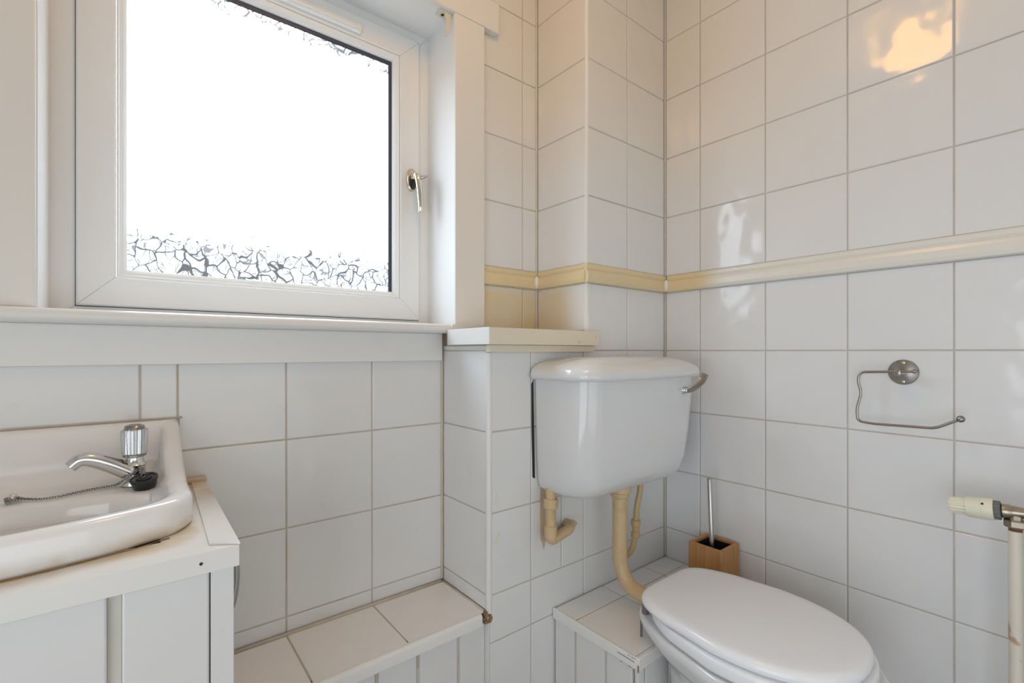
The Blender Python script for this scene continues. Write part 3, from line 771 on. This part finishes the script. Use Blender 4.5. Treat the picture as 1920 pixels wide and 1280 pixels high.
# ------------------------------------------------------------------ toilet
TXC = -.357
to = thing('toilet', 'white toilet pan with closed lid in front of the cistern', 'toilet', (TXC, -.45, -1.0))
def egg(hw, yb, yf, hb, z, n=56, ym=None, p=2.25):
    """seat outline: superellipse front, tapered squared back"""
    ym = ym if ym is not None else yb + (yf - yb) * .50
    L = []
    for k in range(n):
        a = 2 * PI * k / n; c, s = math.cos(a), math.sin(a)
        if s <= 0:      # front half
            x = hw * math.copysign(abs(c) ** (2 / p), c); y = ym + (ym - yf) * -abs(s) ** (2 / p)
        else:
            q = 6.5
            y = ym + (yb - ym) * abs(s) ** (2 / q)
            t = (y - ym) / (yb - ym)
            ww_ = hw + (hb - hw) * t ** 1.7
            x = ww_ * math.copysign(abs(c) ** (2 / q), c)
        L.append((TXC + x, y, z))
    return L
SZ = -.575
BACK, FRONT = -.232, -.668
secs = [egg(.172 - d, BACK - d * .7, FRONT + d, .128 - d, SZ + z) for z, d in ((-.0212, .0014), (-.0204, .0002), (-.014, .0), (-.008, .0015), (-.003, .006), (-.0005, .014), (.0, .030), (.0008, .075), (.0012, .115))]
obj('lid', loft(bmesh.new(), secs), 'seat', to, True, 80)
secs = [egg(.180 - d, BACK - .020 - d, FRONT - .008 + d, .110 - d, SZ + z, ym=-.45) for z, d in ((-.0525, .003), (-.0517, .0008), (-.046, 0), (-.034, 0), (-.0280, .0012), (-.0264, .0045))]
obj('seat', loft(bmesh.new(), secs), 'seat', to, True, 80)
secs = [egg(.178, -.214, -.686, .090, -.6335, ym=-.46), egg(.182, -.209, -.690, .094, -.6348, ym=-.46), egg(.186, -.206, -.697, .096, -.642, ym=-.46), egg(.185, -.207, -.696, .095, -.654, ym=-.46), egg(.179, -.222, -.688, .092, -.672, ym=-.46),
        egg(.170, -.250, -.675, .088, -.688, ym=-.46), egg(.166, -.2845, -.670, .090, -.6965, ym=-.46), egg(.150, -.2855, -.645, .084, -.730, ym=-.46), egg(.125, -.286, -.605, .076, -.790, ym=-.45), egg(.105, -.286, -.560, .074, -.860, ym=-.43),
        egg(.098, -.286, -.530, .080, -.930, ym=-.42), egg(.106, -.286, -.540, .092, -.985, ym=-.42), egg(.108, -.286, -.545, .094, -.9995, ym=-.42)]
pan = obj('pan', loft(bmesh.new(), secs), 'ceramic', to, True, 80)
obj('flush_inlet', Tube([(TXC, -.250, -.658), (TXC, -.185, -.653)], [.030, .027], 20), 'ceramic', pan, True, 50)
for s in (-1, 1):
    h_ = obj('hinge', Lathe([(.008, 0), (.008, .030), (.006, .034)], (TXC + s * .094, -.243, -.633), (0, 0, 1), 14), 'trvgrey', to, True, 40)
    obj('hinge_bolt', Tube([(TXC + s * .0965, -.2335, -.655), (TXC + s * .0965, -.2335, -.693)], .0030, 8), 'trvgrey', h_, True, 60)

# ------------------------------------------------------------------ toilet brush
tb = thing('toilet_brush', 'toilet brush with steel handle in a square bamboo holder', 'brush', (-.066, -.210, CZ))
X0, X1, Y0, Y1 = -.117, -.014, -.261, -.158
bm = bmesh.new(); tk = .011
box(bm, X0, X1, Y0, Y0 + tk, CZ + .0005, -.569, bev=.0015); box(bm, X0, X1, Y1 - tk, Y1, CZ + .0005, -.569, bev=.0015)
box(bm, X0, X0 + tk, Y0 + tk, Y1 - tk, CZ + .0005, -.5695); box(bm, X1 - tk, X1, Y0 + tk, Y1 - tk, CZ + .0005, -.5695)
box(bm, X0 + tk, X1 - tk, Y0 + tk, Y1 - tk, CZ + .0005, CZ + .006)
hd = obj('holder', bm, 'bamboo', tb)
bm = bmesh.new(); q = .0115
for a in ((X0 + q, X0 + q + .003, Y0 + q, Y1 - q), (X1 - q - .003, X1 - q, Y0 + q, Y1 - q), (X0 + q, X1 - q, Y0 + q, Y0 + q + .003), (X0 + q, X1 - q, Y1 - q - .003, Y1 - q)):
    box(bm, *a, CZ + .007, -.576)
obj('plastic_liner', bm, 'black', hd)
hx, hy = -.0735, -.2095
obj('handle', Tube([(hx + .002, hy, CZ + .05), (hx - .0165, hy, -.3765), (hx - .0166, hy, -.3755)], [.0066, .0066, .0058], 18), 'steel', tb, True, 50)
obj('bristle_head', Lathe([(.020, 0), (.034, .006), (.036, .060), (.026, .075), (.008, .082)], (hx + .001, hy, CZ + .010), (0, 0, 1), 24), 'black', tb, True, 50)

# ------------------------------------------------------------------ paper holder
ph = thing('paper_holder', 'nickel wire toilet paper holder with round wall plate, empty', 'holder', (0, -.642, -.049))
pc = (-.0008, -.642, -.049)
wp = obj('wall_plate', Lathe([(.0290, -.001), (.0293, .0012), (.0284, .0021), (.0160, .0028), (.0100, .0040), (0, .0042)], pc, (-1, 0, 0), 40), 'nickel', ph, True, 40)
for s in (-1, 1): obj('screw_head', Lathe([(.0040, 0), (.0036, .0014), (0, .0020)], (-.0030, -.642, -.049 + s * .0222), (-1, 0, 0), 14), 'brass', wp, True, 50)
obj('post', Lathe([(.0062, 0), (.0062, .030), (.0078, .033), (.0080, .042), (.0060, .047), (0, .048)], (-.0060, -.642, -.049), (-1, 0, 0), 20), 'nickel', ph, True, 40)
px = -.046
wire = fillet([(px, -.670, -.0455), (px, -.5690, -.0500), (px, -.5640, -.0700), (px, -.5715, -.1000), (px, -.5620, -.1400), (px, -.5640, -.1690), (px, -.5950, -.1720), (px, -.7060, -.1690), (px, -.7455, -.1455)], .011, 6)
obj('wire_arm', Tube(wire, .0030, 12), 'nickel', ph, True, 70)
bm = bmesh.new(); sphere(bm, (px, -.6710, -.0455), .0048, 16, 10); obj('end_bead', bm, 'nickel', ph, True)
bm = bmesh.new(); sphere(bm, (px, -.7475, -.1440), .0075, 20, 12); obj('end_ball', bm, 'nickel', ph, True)

# ------------------------------------------------------------------ radiator valve and feed pipe
VXX = -.100
tv = thing('radiator_valve', 'ivory thermostatic radiator valve on a peeling painted pipe', 'valve', (VXX, -.832, -1.0))
vc = Vector((VXX, -.832, -.3085)); ax = Vector((0, 1, -.085)).normalized()
hd = obj('thermostat_head', Lathe([(.0150, .0285), (.0205, .0290), (.0210, .034), (.0208, .0455), (.0203, .0460), (.0203, .0464), (.0208, .0470), (.0198, .066), (.0190, .0685), (.0150, .069)], vc, ax, 32), 'trv', tv, True, 35)
bm = bmesh.new(); nk = 60; u = ax.orthogonal().normalized(); v_ = ax.cross(u); loops = []
for r, h, fl in ((.0158, .067, .0), (.0165, .069, .0006), (.0155, .092, .0006), (.0142, .0945, .0004), (.0120, .095, 0)):
    loops.append([vc + ax * h + (u * math.cos(2 * PI * k / nk) + v_ * math.sin(2 * PI * k / nk)) * (r + fl * (1 if k % 4 < 2 else -1)) for k in range(nk)])
obj('dial_grip', loft(bm, loops), 'trv', hd)
obj('dial_mark', Lathe([(.0022, 0), (.0022, .0006)], vc + ax * .044 + Vector((-.0165, 0, .0125)), (-.8, 0, .6), 10), 'dark', hd)
bm = bmesh.new(); loops = []
for r, h in ((.0140, .0190), (.0175, .0200), (.0175, .0285), (.0140, .0295)):
    loops.append([vc + ax * h + (u * math.cos(2 * PI * k / nk) + v_ * math.sin(2 * PI * k / nk)) * (r + .0006 * (1 if k % 4 < 2 else -1)) for k in range(nk)])
obj('lock_ring', loft(bm, loops), 'trvgrey', tv)
obj('valve_body', Lathe([(.0100, .021), (.0138, .017), (.0138, .008), (.0120, .005), (.0115, -.002), (.0100, -.010), (.0095, -.034), (.0085, -.036), (.0085, -.070)], vc, ax, 24), 'valve', tv, True, 35)
bm = bmesh.new()
lathe(bm, [(.0105, 0), (.0105, -.014), (.0115, -.015)], vc, (0, 0, 1), 20)
lathe(bm, [(.0155, -.014), (.0165, -.016), (.0165, -.026), (.0155, -.029), (.0120, -.030)], vc, (0, 0, 1), 6)
obj('pipe_nut', bm, 'valve', tv)
obj('bare_pipe', Tube([(VXX, -.832, -.336), (VXX, -.832, -.350)], .0098, 18), 'rust', tv, True, 60)
obj('painted_pipe', Tube([(VXX, -.832, -.344), (VXX - .001, -.833, -.60), (VXX - .001, -.834, -.9995)], [.0104, .0104, .0104], 20), 'pipepaint', tv, True, 60)

# radiator that the valve feeds, beside the camera
ra = thing('radiator', 'white ribbed panel radiator fed by the ivory valve', 'radiator', (-.100, -1.35, -.80))
bm = bmesh.new(); pr = []
for k in range(29):
    y = -.945 - .80 * k / 28; pr.append((-.112 - (.009 if k % 4 in (1, 2) else 0), y))
pr += [(-.096, -1.745), (-.096, -.945)]
obj('front_panel', Prism(pr, 'Z', -.80, -.22), 'gloss', ra)
obj('valve_boss', Tube([(-.100, -.950, -.3005), (-.100, -.902, -.3030)], .0130, 16), 'gloss', ra, True, 50)
for y in (-1.10, -1.60): obj('wall_bracket', Box(-.097, -.001, y - .015, y + .015, -.70, -.35), 'gloss', ra)

# ------------------------------------------------------------------ ceiling lamp (lights the upper walls, mirrored in the tiles)
lm = thing('ceiling_lamp', 'round opal glass ceiling lamp giving warm light above the vanity', 'lamp', (-.98, -.47, CEIL - .18))
obj('lamp_base', Lathe([(.07, 0), (.07, -.015), (.05, -.03)], (-.98, -.47, CEIL), (0, 0, 1), 28), 'gloss', lm, True, 40)
bm = bmesh.new(); sphere(bm, (-.98, -.47, CEIL - .105), .10, 28, 16, (1, 1, .8))
obj('opal_globe', bm, emit('opal_warm_glow', (1.0, .49, .08), LAMP), lm, True)
